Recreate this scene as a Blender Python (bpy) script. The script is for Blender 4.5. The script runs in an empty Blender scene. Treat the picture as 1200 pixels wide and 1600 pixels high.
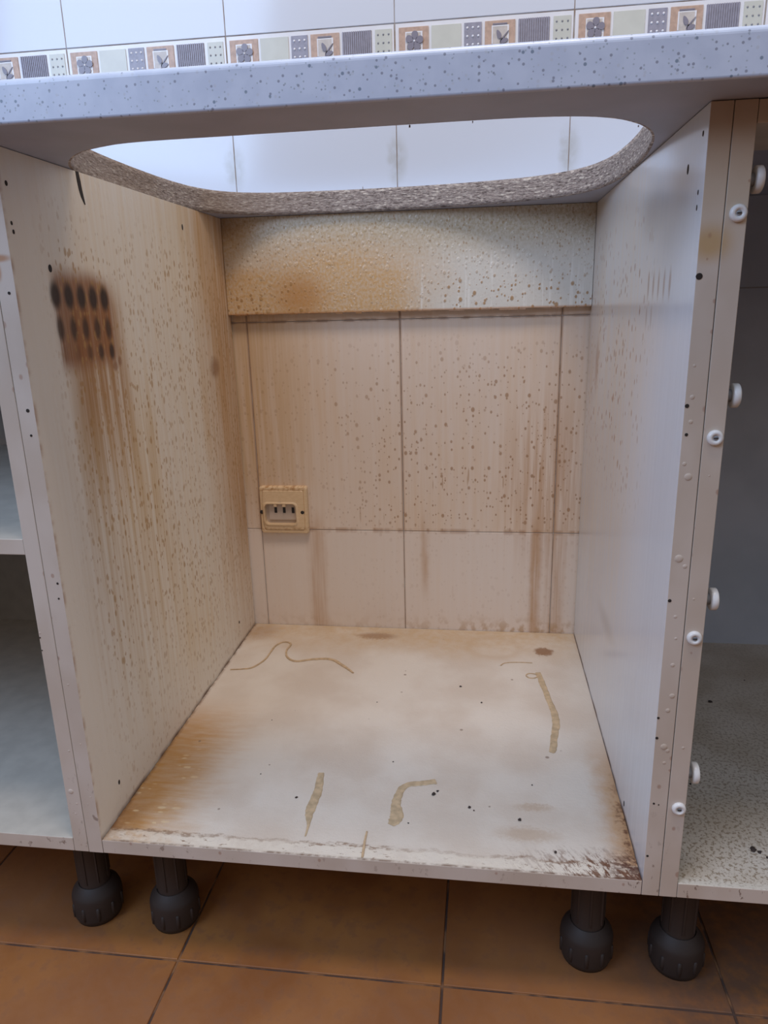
import bpy, bmesh, math, random
from mathutils import Vector, Matrix
random.seed(7)
SC = bpy.context.scene
COL = SC.collection
PI = math.pi

# ------------------------------------------------------------------ camera
cam_d = bpy.data.cameras.new('camera')
cam = bpy.data.objects.new('camera', cam_d); COL.objects.link(cam)
R_ = Vector((0.99131232, 0.12919335, -0.0246771))
U_ = Vector((-0.01166169, 0.27320978, 0.96188379))
F_ = Vector((-0.13101102, 0.95323947, -0.27234283))
m = Matrix(((R_.x, U_.x, -F_.x, 0.4045), (R_.y, U_.y, -F_.y, -0.6153), (R_.z, U_.z, -F_.z, 0.5514), (0, 0, 0, 1)))
cam.matrix_world = m
cam_d.sensor_fit = 'VERTICAL'; cam_d.sensor_height = 36.0
cam_d.lens = 1132.49 / 1600.0 * 36.0
cam_d.clip_start = 0.02
SC.camera = cam

# ------------------------------------------------------------------ world and lights
w = bpy.data.worlds.new('world'); SC.world = w; w.use_nodes = True
bg = w.node_tree.nodes['Background']
bg.inputs[1].default_value = 0.74
# the rest of the kitchen as an environment: bright bluish above, dim warm brown near and below the horizon
_t = w.node_tree; _tc = _t.nodes.new('ShaderNodeTexCoord'); _sp = _t.nodes.new('ShaderNodeSeparateXYZ'); _cr = _t.nodes.new('ShaderNodeValToRGB')
_t.links.new(_tc.outputs['Generated'], _sp.inputs[0]); _t.links.new(_sp.outputs[2], _cr.inputs[0]); _t.links.new(_cr.outputs[0], bg.inputs[0])
_cr.color_ramp.elements[0].position = 0.0; _cr.color_ramp.elements[0].color = (0.05, 0.033, 0.025, 1)
_cr.color_ramp.elements[1].position = 0.75; _cr.color_ramp.elements[1].color = (0.55, 0.74, 1.0, 1)
_e = _cr.color_ramp.elements.new(0.14); _e.color = (0.15, 0.105, 0.085, 1)
_e = _cr.color_ramp.elements.new(0.36); _e.color = (0.90, 0.73, 0.60, 1)

def area(name, loc, target, sx, sy, energy, color):
    d = bpy.data.lights.new(name, 'AREA'); d.shape = 'RECTANGLE'; d.size = sx; d.size_y = sy
    d.energy = energy; d.color = color
    o = bpy.data.objects.new(name, d); COL.objects.link(o); o.location = loc
    o.rotation_euler = (Vector(target) - Vector(loc)).to_track_quat('-Z', 'Y').to_euler()
    return o
area('window_light', (-0.75, -0.95, 1.42), (0.4, 0.2, 0.70), 0.9, 0.8, 15.5, (0.46, 0.66, 1.0))
area('ceiling_light', (0.4, -0.30, 2.30), (0.35, 0.1, 0.0), 0.7, 0.45, 20, (1.0, 0.84, 0.72))

vs = SC.view_settings
vs.view_transform = 'Standard'; vs.look = 'None'; vs.gamma = 1; vs.use_curve_mapping = False
vs.exposure = 0.0

# ------------------------------------------------------------------ node expression helper
class G:
    """wraps a node tree; every method returns a socket"""
    def __init__(s, name):
        s.m = bpy.data.materials.new(name); s.m.use_nodes = True
        s.t = s.m.node_tree; s.n = s.t.nodes; s.l = s.t.links
        s.bsdf = s.n['Principled BSDF']
        geo = s.n.new('ShaderNodeNewGeometry')
        sp = s.n.new('ShaderNodeSeparateXYZ'); s.l.new(geo.outputs['Position'], sp.inputs[0])
        s.x, s.y, s.z = sp.outputs
    def put(s, inp, v):
        if isinstance(v, (int, float)): inp.default_value = v
        elif isinstance(v, tuple): inp.default_value = (*v, 1) if len(v) == 3 and len(inp.default_value) == 4 else v
        else: s.l.new(v, inp)
    def op(s, o, a, b=None, c=None, clamp=False):
        n = s.n.new('ShaderNodeMath'); n.operation = o; n.use_clamp = clamp
        s.put(n.inputs[0], a)
        if b is not None: s.put(n.inputs[1], b)
        if c is not None: s.put(n.inputs[2], c)
        return n.outputs[0]
    def add(s, a, b): return s.op('ADD', a, b)
    def sub(s, a, b): return s.op('SUBTRACT', a, b)
    def mul(s, a, b, *r):
        v = s.op('MULTIPLY', a, b)
        for q in r: v = s.op('MULTIPLY', v, q)
        return v
    def mx(s, a, b, *r):
        v = s.op('MAXIMUM', a, b)
        for q in r: v = s.op('MAXIMUM', v, q)
        return v
    def sm(s, x, a, b, lo=0.0, hi=1.0):
        n = s.n.new('ShaderNodeMapRange'); n.interpolation_type = 'SMOOTHSTEP'; n.clamp = True
        s.put(n.inputs['Value'], x)
        if a > b: a, b, lo, hi = b, a, hi, lo
        n.inputs['From Min'].default_value = a; n.inputs['From Max'].default_value = b
        n.inputs['To Min'].default_value = lo; n.inputs['To Max'].default_value = hi
        return n.outputs[0]
    def vec(s, a, b, c=0.0):
        n = s.n.new('ShaderNodeCombineXYZ'); s.put(n.inputs[0], a); s.put(n.inputs[1], b); s.put(n.inputs[2], c)
        return n.outputs[0]
    def noise(s, v, scale=1.0, detail=3.0, rough=0.5):
        n = s.n.new('ShaderNodeTexNoise'); s.l.new(v, n.inputs['Vector']); n.inputs['Scale'].default_value = scale
        n.inputs['Detail'].default_value = detail; n.inputs['Roughness'].default_value = rough
        return n.outputs[0]
    def voro(s, v, scale=1.0, rnd=1.0):
        n = s.n.new('ShaderNodeTexVoronoi'); s.l.new(v, n.inputs['Vector']); n.inputs['Scale'].default_value = scale
        n.inputs['Randomness'].default_value = rnd
        sp = s.n.new('ShaderNodeSeparateColor'); s.l.new(n.outputs['Color'], sp.inputs[0])
        return n.outputs['Distance'], sp.outputs[0], sp.outputs[1]
    def box(s, u, u0, u1, f):           # soft band
        return s.mul(s.sm(u, u0 - f, u0 + f), s.sm(u, u1 + f, u1 - f))
    def ell(s, u, v, cu, cv, ru, rv, soft=0.4):
        a = s.op('DIVIDE', s.sub(u, cu), ru); b = s.op('DIVIDE', s.sub(v, cv), rv)
        d = s.op('SQRT', s.add(s.mul(a, a), s.mul(b, b)))
        return s.sm(d, 1 + soft, 1 - soft)
    def mix(s, c1, c2, f):
        n = s.n.new('ShaderNodeMix'); n.data_type = 'RGBA'; n.clamp_factor = True
        s.put(n.inputs[0], f); s.put(n.inputs[6], c1); s.put(n.inputs[7], c2)
        return n.outputs[2]
    def drops(s, u, v, su, sv, thr, rad, off=0.0):
        """scattered elongated droplets; thr = share of cells holding one"""
        d, r1, r2 = s.voro(s.vec(s.mul(u, su), s.mul(v, sv), off), 1.0)
        size = s.mul(s.add(r2, 0.35), rad)
        inside = s.sm(s.op('DIVIDE', d, size), 1.15, 0.6)
        keep = s.op('LESS_THAN', r1, thr)
        return s.mul(inside, keep)
    def done(s, col, rough=0.4, spec=0.5, bump=None, bstr=0.3, bdist=0.001, coat=0.0, metal=0.0):
        s.put(s.bsdf.inputs['Base Color'], col); s.put(s.bsdf.inputs['Roughness'], rough)
        s.put(s.bsdf.inputs['Specular IOR Level'], spec); s.put(s.bsdf.inputs['Metallic'], metal)
        if bump is not None:
            b = s.n.new('ShaderNodeBump'); b.inputs['Strength'].default_value = bstr; b.inputs['Distance'].default_value = bdist
            s.l.new(bump, b.inputs['Height']); s.l.new(b.outputs[0], s.bsdf.inputs['Normal'])
        return s.m

# dimensions (metres): x right, y into the cabinet, z up; cabinet board top = 0
W, DW, DR, H, ZR, T = 0.568, 0.564, 0.5486, 0.690, 0.5444, 0.0166
G0, TW, Z0, Z1 = 0.0248, 0.2509, 0.1811, 0.5322
FL = -0.160
TC = 0.031; OH = 0.054

AMB = (0.44, 0.22, 0.075); RUST = (0.27, 0.10, 0.03); DARK = (0.035, 0.018, 0.012)
WHITE = (0.78, 0.73, 0.64)

# ------------------------------------------------------------------ materials
def mat_left():
    g = G('stained_laminate_left'); u, v = g.y, g.z
    c = WHITE
    big = g.noise(g.vec(g.mul(u, 5), g.mul(v, 2.2)), 1, 3)
    stre = g.noise(g.vec(g.mul(u, 130), g.mul(v, 3.5)), 1, 3, 0.6)
    fine = g.noise(g.vec(g.mul(u, 420), g.mul(v, 14)), 1, 2)
    film = g.mul(g.sm(big, 0.3, 0.7, 0.45, 1.0), g.sm(u, 0.02, 0.16, 0.15, 1), g.sm(v, 0.0, 0.12, 0.35, 1))
    c = g.mix(c, (0.68, 0.51, 0.30), g.mul(film, g.sm(stre, 0.3, 0.7, 0.35, 0.85)))
    # rear corner, heavier amber
    edge = g.mul(g.sm(g.add(u, g.mul(g.sub(big, 0.5), 0.12)), 0.36, 0.53), g.sm(v, 0.02, 0.3, 0.3, 1))
    c = g.mix(c, (0.47, 0.23, 0.07), g.mul(edge, g.sm(stre, 0.25, 0.75, 0.45, 0.9)))
    # tide line under the burnt patch
    streak = g.mul(g.box(u, 0.075, 0.185, 0.022), g.sm(v, 0.30, 0.47), g.sm(v, 0.60, 0.55))
    c = g.mix(c, (0.36, 0.175, 0.06), g.mul(streak, g.sm(stre, 0.25, 0.65, 0.25, 0.95)))
    low = g.mul(g.box(u, 0.06, 0.26, 0.05), g.sm(v, 0.02, 0.30), g.sm(v, 0.5, 0.40))
    c = g.mix(c, (0.52, 0.34, 0.16), g.mul(low, g.sm(stre, 0.38, 0.7, 0.05, 0.62)))
    halo = g.mul(g.box(g.add(u, g.mul(g.sub(fine, 0.5), 0.01)), 0.058, 0.168, 0.007), g.box(v, 0.500, 0.592, 0.012))
    halo = g.mul(halo, g.sm(g.add(g.mul(u, 0.55), v), 0.685, 0.655))
    c = g.mix(c, (0.26, 0.095, 0.028), g.mul(halo, g.sm(fine, 0.3, 0.7, 0.75, 0.95)))
    # droplets
    dm = g.mul(g.sm(u, 0.03, 0.09), g.sm(v, 0.68, 0.6), g.sm(v, 0.05, 0.2, 0.5, 1))
    d1 = g.mx(g.drops(u, v, 170, 90, 0.42, 0.36), g.drops(u, v, 230, 130, 0.35, 0.34, 9.0))
    d2 = g.drops(u, v, 120, 65, 0.35, 0.25, 3.0)
    c = g.mix(c, (0.40, 0.22, 0.075), g.mul(g.mx(d1, d2), dm, g.sm(big, 0.3, 0.6, 0.45, 0.8)))
    # three rows of burnt marks from the vent
    up = g.sub(u, 0.0495)
    fr = g.mul(g.sub(g.op('FRACT', g.op('DIVIDE', up, 0.0232)), 0.5), 0.0232)
    inr = g.mul(g.op('GREATER_THAN', u, 0.0495), g.op('LESS_THAN', u, 0.0495 + 5 * 0.0232))
    wob = g.mul(g.sub(fine, 0.5), 0.0025)
    frw = g.add(fr, wob)
    slope = g.add(v, g.mul(g.sub(u, 0.10), 0.03))
    r1 = g.ell(frw, slope, 0, 0.5685, 0.0084, 0.0125, 0.46)
    r2 = g.ell(g.sub(frw, 0.0012), slope, 0, 0.5375, 0.0060, 0.0115, 0.52)
    r3 = g.mul(g.ell(g.sub(frw, 0.003), slope, 0, 0.5135, 0.0052, 0.0085, 0.5), g.sm(u, 0.07, 0.15, 0.15, 0.95))
    c = g.mix(c, (0.028, 0.016, 0.014), g.mul(g.mx(r1, g.mul(r2, 0.85), r3), inr, 0.97))
    r4 = g.mx(g.ell(u, v, 0.161, 0.495, 0.006, 0.005, 0.5), g.ell(u, v, 0.47, 0.468, 0.018, 0.014, 0.6), g.ell(u, v, 0.172, 0.500, 0.004, 0.005, 0.5))
    c = g.mix(c, (0.22, 0.085, 0.03), g.mul(r4, 0.6))
    # rust where the lower edge meets the board
    jn = g.mul(g.sm(v, 0.007, 0.0), g.sm(g.noise(g.vec(g.mul(u, 18), v), 1, 5), 0.35, 0.6))
    c = g.mix(c, (0.16, 0.07, 0.03), g.mul(jn, 0.8))
    fe = g.mul(g.sm(u, 0.006, 0.0), g.sm(g.noise(g.vec(g.mul(v, 40), u), 1, 4), 0.42, 0.62))
    c = g.mix(c, (0.33, 0.15, 0.07), g.mul(fe, 0.6))
    return g.done(c, rough=g.sm(stre, 0.3, 0.7, 0.38, 0.52), spec=0.35, bump=g.add(fine, g.mul(d1, 2.0)), bstr=0.12, bdist=0.0006)

def mat_right():
    g = G('stained_laminate_right'); u, v = g.y, g.z
    stre = g.noise(g.vec(g.mul(u, 140), g.mul(v, 3.0)), 1, 3, 0.6)
    big = g.noise(g.vec(g.mul(u, 5), g.mul(v, 2.5), 4.0), 1, 3)
    fine = g.noise(g.vec(g.mul(u, 420), g.mul(v, 20)), 1, 2)
    c = g.mix((0.68, 0.73, 0.80), (0.64, 0.56, 0.45), g.mul(g.sm(u, 0.06, 0.3), g.sm(stre, 0.3, 0.7, 0.25, 0.8), g.sm(v, 0.05, 0.3, 0.4, 1)))  # front half tinted with the blue window light, stain film warms the rear
    c = g.mix(c, (0.46, 0.27, 0.12), g.mul(g.sm(u, 0.40, 0.54), g.sm(big, 0.35, 0.65, 0.3, 1), g.sm(v, 0.12, 0.4), 0.6))
    d1 = g.drops(u, v, 150, 85, 0.33, 0.36)
    d2 = g.drops(u, v, 90, 55, 0.22, 0.25, 2.0)
    dm = g.mul(g.sm(u, 0.10, 0.24), g.box(v, 0.34, 0.62, 0.06))
    c = g.mix(c, (0.32, 0.16, 0.07), g.mul(g.mx(d1, d2), dm, 0.8))
    # pale row of vent marks
    up = g.sub(u, 0.07)
    fr = g.mul(g.sub(g.op('FRACT', g.op('DIVIDE', up, 0.0215)), 0.5), 0.0215)
    inr = g.mul(g.op('GREATER_THAN', u, 0.07), g.op('LESS_THAN', u, 0.1775))
    row = g.mul(g.ell(g.add(fr, g.mul(g.sub(fine, 0.5), 0.003)), v, 0, 0.565, 0.0035, 0.012, 0.6), inr, 0.6)
    row2 = g.mul(g.ell(fr, v, 0, 0.535, 0.003, 0.01, 0.7), inr, g.sm(u, 0.12, 0.15), 0.35)
    c = g.mix(c, (0.26, 0.13, 0.07), g.mx(row, row2))
    sm_ = g.mul(g.ell(u, v, 0.47, 0.463, 0.012, 0.03, 0.7), 0.55)
    c = g.mix(c, (0.30, 0.13, 0.06), sm_)
    dark_ovals = g.mx(g.mul(g.ell(u, v, 0.171, 0.634, 0.045, 0.02, 0.9), 0.35), g.mul(g.ell(u, v, 0.28, 0.15, 0.05, 0.012, 0.9), 0.25))  # two soft darker ovals, one high and one low
    c = g.mix(c, (0.22, 0.17, 0.13), dark_ovals)
    jn = g.mul(g.sm(v, 0.007, 0.0), g.sm(g.noise(g.vec(g.mul(u, 18), v), 1, 5), 0.30, 0.6))
    c = g.mix(c, (0.20, 0.09, 0.035), g.mul(jn, 0.85))
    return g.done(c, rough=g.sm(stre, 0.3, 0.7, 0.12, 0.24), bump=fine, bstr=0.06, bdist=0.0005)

def mat_bottom():
    g = G('stained_laminate_bottom'); u, v = g.x, g.y
    n1 = g.noise(g.vec(g.mul(u, 9), g.mul(v, 9)), 1, 4)
    n2 = g.noise(g.vec(g.mul(u, 60), g.mul(v, 60)), 1, 5, 0.65)
    n3 = g.noise(g.vec(g.mul(u, 26), g.mul(v, 120)), 1, 5, 0.6)
    n4 = g.noise(g.vec(g.mul(u, 240), g.mul(v, 240)), 1, 3, 0.6)
    c = g.mix((0.70, 0.63, 0.545), (0.62, 0.53, 0.44), g.sm(n1, 0.35, 0.65))
    # amber wash at the left front, combed sideways
    uw = g.add(u, g.mul(g.sub(n3, 0.5), 0.05))
    la = g.mul(g.sm(uw, 0.125, 0.01), g.sm(g.add(v, g.mul(g.sub(n1, 0.5), 0.1)), 0.33, 0.18))
    c = g.mix(c, (0.50, 0.25, 0.065), g.mul(la, g.sm(n3, 0.3, 0.75, 1.0, 0.72)))
    c = g.mix(c, (0.30, 0.15, 0.06), g.mul(g.sm(u, 0.045, 0.0), g.sm(v, 0.10, 0.02), g.sm(n2, 0.3, 0.6, 0.4, 0.9)))
    sp = g.drops(u, v, 70, 170, 0.35, 0.33, 1.0)
    c = g.mix(c, (0.72, 0.56, 0.34), g.mul(sp, g.sm(la, 0.35, 0.8), g.box(v, 0.02, 0.17, 0.02), 0.8))
    # amber at the back edge
    ba = g.mul(g.sm(g.add(v, g.mul(g.sub(n1, 0.5), 0.12)), 0.43, 0.55), 0.75)
    c = g.mix(c, (0.55, 0.36, 0.17), g.mul(ba, g.sm(n2, 0.3, 0.7, 0.5, 1)))
    uv_ = g.add(u, g.mul(g.sub(n2, 0.5), 0.03)); vv = g.add(v, g.mul(g.sub(n4, 0.5), 0.02))
    sp1 = g.mx(g.ell(uv_, vv, 0.51, 0.491, 0.014, 0.014, 0.3), g.mul(g.ell(uv_, vv, 0.23, 0.528, 0.03, 0.012, 0.5), 0.7),
               g.mul(g.ell(uv_, vv, 0.02, 0.53, 0.03, 0.03, 0.7), 0.4))
    c = g.mix(c, (0.25, 0.11, 0.04), g.mul(sp1, 0.85))
    ring = g.mul(g.ell(u, v, 0.43, 0.50, 0.045, 0.04, 0.25), g.sub(1.0, g.ell(u, v, 0.43, 0.50, 0.038, 0.034, 0.25)))
    c = g.mix(c, (0.52, 0.36, 0.22), g.mul(ring, 0.5))
    # right edge line and front right grime
    re = g.mul(g.sm(g.add(u, g.mul(g.sub(n2, 0.5), 0.03)), 0.530, 0.566), g.sm(v, 0.30, 0.12))
    c = g.mix(c, (0.50, 0.26, 0.09), g.mul(re, 0.8))
    rd = g.mul(g.sm(g.add(u, g.mul(g.sub(n4, 0.5), 0.02)), 0.556, 0.566), g.sm(v, 0.2, 0.08), g.sm(n2, 0.45, 0.6))
    c = g.mix(c, (0.14, 0.05, 0.02), g.mul(rd, 0.9))
    # front edge: swollen pale lip with brown crust
    nf = g.noise(g.vec(g.mul(u, 95), g.mul(v, 220), 5.0), 1, 5, 0.72)
    nb = g.noise(g.vec(g.mul(u, 16), 0.0, 2.0), 1, 2)
    lip = g.add(0.012, g.mul(nb, 0.014))
    fr = g.sm(g.sub(g.add(v, g.mul(g.sub(n2, 0.5), 0.016)), lip), 0.003, -0.003)
    c = g.mix(c, (0.76, 0.69, 0.58), g.mul(fr, g.sm(n2, 0.3, 0.6, 0.2, 0.7)))
    ring_ = g.mul(g.sm(g.op('ABSOLUTE', g.sub(g.add(v, g.mul(g.sub(n2, 0.5), 0.016)), lip)), 0.004, 0.0008), g.sm(nf, 0.42, 0.56))
    crust = g.mx(g.mul(fr, g.sm(nf, 0.57, 0.64), g.sm(n2, 0.40, 0.56)), g.mul(ring_, 0.75))
    wt = g.mx(g.sm(u, 0.24, 0.06, 0.35, 0.95), g.sm(u, 0.38, 0.48, 0.2, 1), g.ell(u, v, 0.27, 0.01, 0.07, 0.02, 0.4))
    c = g.mix(c, (0.19, 0.085, 0.03), g.mul(crust, wt, 0.92))
    cr2 = g.mul(g.sm(u, 0.42, 0.54), g.sm(g.add(v, g.mul(g.sub(n2, 0.5), 0.05)), 0.045, 0.018), g.sm(g.noise(g.vec(g.mul(g.add(u, g.mul(v, 0.5)), 210), g.mul(v, 70), 2.0), 1, 5, 0.75), 0.49, 0.56))
    c = g.mix(c, (0.15, 0.055, 0.02), g.mul(cr2, 0.95))
    cn = g.mul(g.sm(g.sub(u, g.mul(v, 0.3)), 0.520, 0.552), g.sm(v, 0.055, 0.015), g.sm(nf, 0.40, 0.55))
    c = g.mix(c, (0.10, 0.035, 0.02), g.mul(cn, 0.9))
    seam = g.mul(g.sm(v, 0.0045, 0.001), g.sm(n2, 0.35, 0.6))
    c = g.mix(c, (0.13, 0.06, 0.03), g.mul(seam, 0.8))
    lc = g.mul(g.sm(u, 0.006, 0.0), g.sm(n2, 0.35, 0.6))
    c = g.mix(c, (0.16, 0.07, 0.03), g.mul(lc, 0.85))
    pat = g.mul(g.mx(g.ell(uv_, vv, 0.47, 0.10, 0.02, 0.006, 0.6), g.ell(uv_, vv, 0.46, 0.055, 0.03, 0.01, 0.6)), 0.4)
    c = g.mix(c, (0.42, 0.25, 0.12), pat)
    dk = g.drops(u, v, 55, 55, 0.10, 0.13, 7.0)
    c = g.mix(c, (0.20, 0.13, 0.09), g.mul(dk, 0.7))
    bump = g.add(g.add(n4, g.mul(n2, 1.0)), g.mul(fr, 1.6))
    return g.done(c, rough=0.42, bump=bump, bstr=0.22, bdist=0.0016)

def mat_rail():
    g = G('stained_laminate_rail'); u, v = g.x, g.z
    n1 = g.noise(g.vec(g.mul(u, 8), g.mul(v, 8), 3.0), 1, 3)
    n2 = g.noise(g.vec(g.mul(u, 260), g.mul(v, 200)), 1, 3, 0.6)
    st = g.noise(g.vec(g.mul(u, 150), g.mul(v, 8)), 1, 3, 0.6)
    c = g.mix((0.66, 0.64, 0.58), (0.43, 0.36, 0.24), g.mul(g.sm(v, 0.60, 0.67), g.sm(n2, 0.35, 0.65, 0.45, 0.95)))  # mottled top band, darkened with painted shade from the cutout rim
    am = g.mul(g.mx(g.ell(g.add(u, g.mul(g.sub(n1, 0.5), 0.1)), v, 0.17, 0.59, 0.14, 0.06, 0.6), g.sm(u, 0.08, 0.0, 0, 0.7), g.mul(g.sm(u, 0.36, 0.26), g.sm(v, 0.64, 0.60))), 1.0)
    c = g.mix(c, (0.56, 0.33, 0.12), g.mul(am, g.sm(n2, 0.3, 0.7, 0.55, 0.95)))
    ou = g.mul(g.ell(u, v, 0.12, 0.57, 0.035, 0.03, 0.8), 0.7)
    c = g.mix(c, (0.47, 0.22, 0.06), ou)
    drp = g.mul(g.sm(st, 0.55, 0.66), g.sm(u, 0.26, 0.32), g.sm(v, 0.64, 0.61))
    c = g.mix(c, (0.80, 0.79, 0.74), g.mul(drp, 0.6))
    d1 = g.mx(g.drops(u, v, 125, 100, 0.45, 0.33), g.drops(u, v, 190, 150, 0.5, 0.33, 8.0))
    d3 = g.drops(u, v, 240, 190, 0.35, 0.36, 2.0)
    dm = g.mul(g.sm(v, 0.62, 0.575), g.mx(g.sm(u, 0.10, 0.03), g.sm(u, 0.28, 0.36), g.box(u, 0.08, 0.13, 0.02)))
    c = g.mix(c, (0.36, 0.19, 0.06), g.mul(d1, dm, 0.8))
    c = g.mix(c, (0.33, 0.20, 0.09), g.mul(d3, g.sm(v, 0.59, 0.64, 0.2, 0.6)))
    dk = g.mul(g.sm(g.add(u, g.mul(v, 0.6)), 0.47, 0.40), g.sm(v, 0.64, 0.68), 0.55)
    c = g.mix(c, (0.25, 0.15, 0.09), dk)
    le = g.mul(g.sm(v, ZR + 0.004, ZR + 0.0005), 0.75)
    c = g.mix(c, (0.42, 0.20, 0.08), le)
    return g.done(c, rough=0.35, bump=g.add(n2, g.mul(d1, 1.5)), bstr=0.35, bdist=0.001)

def mat_tile():
    g = G('wall_tile'); u, v = g.x, g.z
    base = (0.63, 0.68, 0.76)
    n0 = g.noise(g.vec(g.mul(u, 1.7), g.mul(v, 1.7)), 1, 2)
    n1 = g.noise(g.vec(g.mul(u, 7), g.mul(v, 3), 1.0), 1, 4)
    n2 = g.noise(g.vec(g.mul(u, 60), g.mul(v, 50)), 1, 3)
    st = g.noise(g.vec(g.mul(u, 120), g.mul(v, 4)), 1, 3, 0.6)
    ins = g.mul(g.box(u, -0.002, W + 0.002, 0.002), g.sm(v, H + 0.02, H))
    film = g.mul(ins, g.sm(v, Z0 - 0.001, Z0 + 0.001, 0.30, 0.80), g.sm(n1, 0.3, 0.7, 0.55, 1.0))
    c = g.mix(base, (0.76, 0.67, 0.60), ins)  # tiles inside: yellowing film plus warm bounced light painted into the colour
    c = g.mix(c, (0.68, 0.49, 0.32), g.mul(film, g.sm(st, 0.3, 0.7, 0.55, 0.95)))
    la = g.mul(ins, g.sm(g.add(u, g.mul(g.sub(n1, 0.5), 0.1)), 0.17, 0.02), g.sm(v, 0.16, 0.30))
    c = g.mix(c, (0.50, 0.31, 0.13), g.mul(la, g.sm(st, 0.3, 0.7, 0.4, 0.75)))
    lj = g.mul(ins, g.ell(u, v, 0.512, 0.27, 0.055, 0.11, 0.8), g.sm(st, 0.35, 0.6))
    c = g.mix(c, (0.42, 0.22, 0.11), g.mul(lj, 0.5))
    uw = g.add(u, g.mul(g.sub(n2, 0.5), 0.008))
    run = g.mx(g.mul(g.box(uw, 0.490, 0.506, 0.008), 1.0), g.mul(g.box(uw, 0.519, 0.545, 0.008), 0.7), g.mul(g.box(uw, 0.108, 0.135, 0.009), 0.7),
               g.mul(g.box(uw, 0.306, 0.317, 0.006), g.sm(v, 0.04, 0.12), 0.7))
    c = g.mix(c, (0.52, 0.33, 0.20), g.mul(run, ins, g.sm(v, Z0 + 0.05, Z0 - 0.01), g.sm(st, 0.3, 0.6, 0.4, 1.0)))
    d1 = g.drops(u, v, 115, 85, 0.42, 0.28)
    d2 = g.drops(u, v, 200, 140, 0.40, 0.30, 3.0)
    dm = g.mul(ins, g.sm(v, 0.53, 0.44), g.sm(v, Z0 - 0.02, Z0 + 0.03, 0.15, 1), g.sm(n1, 0.25, 0.6, 0.5, 1))
    dl = g.mul(dm, g.sm(u, 0.10, 0.22, 0.35, 1))
    c = g.mix(c, (0.33, 0.17, 0.075), g.mul(g.mx(d1, d2), dl, 0.75))
    drip = g.mul(g.drops(u, v, 120, 14, 0.25, 0.16, 6.0), dl, g.sm(v, 0.44, 0.36), 0.6)
    c = g.mix(c, (0.40, 0.22, 0.10), drip)
    # brown gathering beside the joints
    jx = g.sub(g.op('FRACT', g.op('DIVIDE', g.sub(u, G0 - TW / 2), TW)), 0.5)
    jz = g.op('ABSOLUTE', g.sub(v, Z0))
    near = g.mx(g.sm(g.op('ABSOLUTE', jx), 0.014, 0.004), g.mul(g.sm(jz, 0.007, 0.002), g.sm(g.noise(g.vec(g.mul(u, 50), v), 1, 3), 0.4, 0.6)))
    c = g.mix(c, (0.36, 0.18, 0.08), g.mul(near, ins, g.sm(v, Z0 - 0.006, Z0, 0.15, 0.55)))
    fg = g.mul(ins, g.sm(v, 0.035, 0.0), g.sm(n2, 0.45, 0.6), g.sm(u, 0.2, 0.5, 0.2, 0.7))
    c = g.mix(c, (0.45, 0.27, 0.13), fg)
    tp = g.mul(ins, g.sm(g.op('ABSOLUTE', g.sub(v, Z1)), 0.004, 0.001), g.sm(n2, 0.35, 0.6), 0.7)
    c = g.mix(c, (0.34, 0.2, 0.12), tp)
    # damp grey patches beside the joints above the worktop
    gp = g.mul(g.ell(g.add(g.mul(jx, TW), g.mul(g.sub(n2, 0.5), 0.015)), v, 0, 0.763, 0.013, 0.028, 0.6), g.op('GREATER_THAN', v, H + 0.02), g.sm(n2, 0.3, 0.6, 0.4, 1), 0.5)
    c = g.mix(c, (0.38, 0.38, 0.34), gp)
    return g.done(c, rough=g.mx(g.mul(ins, 0.38), 0.12), bump=g.add(g.mul(n0, 6), g.mul(g.mx(d1, d2), dl)), bstr=0.12, bdist=0.002)

def mat_grout():
    g = G('grout'); n = g.noise(g.vec(g.mul(g.x, 30), g.mul(g.z, 30)), 1, 3)
    c = g.mix((0.42, 0.40, 0.38), (0.30, 0.22, 0.16), g.sm(n, 0.35, 0.65))
    return g.done(c, rough=0.9)

def mat_edge(name, seed, grime=0.0):
    g = G(name)
    n = g.noise(g.vec(g.mul(g.x, 120), g.mul(g.z, 60), seed), 1, 4, 0.65)
    n2 = g.noise(g.vec(g.mul(g.x, 14), g.mul(g.z, 9), seed), 1, 3)
    c = g.mix((0.64, 0.56, 0.49), (0.57, 0.48, 0.40), g.sm(n2, 0.35, 0.65))
    c = g.mix(c, (0.52, 0.33, 0.14), g.mul(g.ell(g.x, g.z, 0.576, 0.592, 0.014, 0.012, 0.7), 0.85))
    c = g.mix(c, (0.50, 0.40, 0.25), g.mul(g.box(g.z, 0.60, 0.67, 0.03), g.sm(g.x, 0.5, 0.55), 0.35))
    c = g.mix(c, (0.45, 0.22, 0.10), g.mul(g.mx(g.ell(g.x, g.z, -0.013, 0.600, 0.012, 0.003, 0.5), g.ell(g.x, g.z, -0.014, 0.589, 0.003, 0.007, 0.6)), 0.85))
    sp = g.sm(n, 0.60, 0.66)
    wt = g.mx(g.mul(g.sm(g.z, 0.12, 0.0, 0.03, 0.8), g.sm(g.x, 0.16, 0.0, 0.45, 1)), g.mul(g.sm(g.x, 0.52, 0.56), g.sm(g.z, 0.05, 0.0)))
    c = g.mix(c, (0.16, 0.09, 0.06), g.mul(sp, wt, 0.45 + grime))
    sp2 = g.drops(g.x, g.z, 120, 90, 0.10, 0.25, seed)
    c = g.mix(c, (0.34, 0.17, 0.11), g.mul(sp2, 0.55))
    return g.done(c, rough=0.45, bump=n, bstr=0.1, bdist=0.0006)

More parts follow.
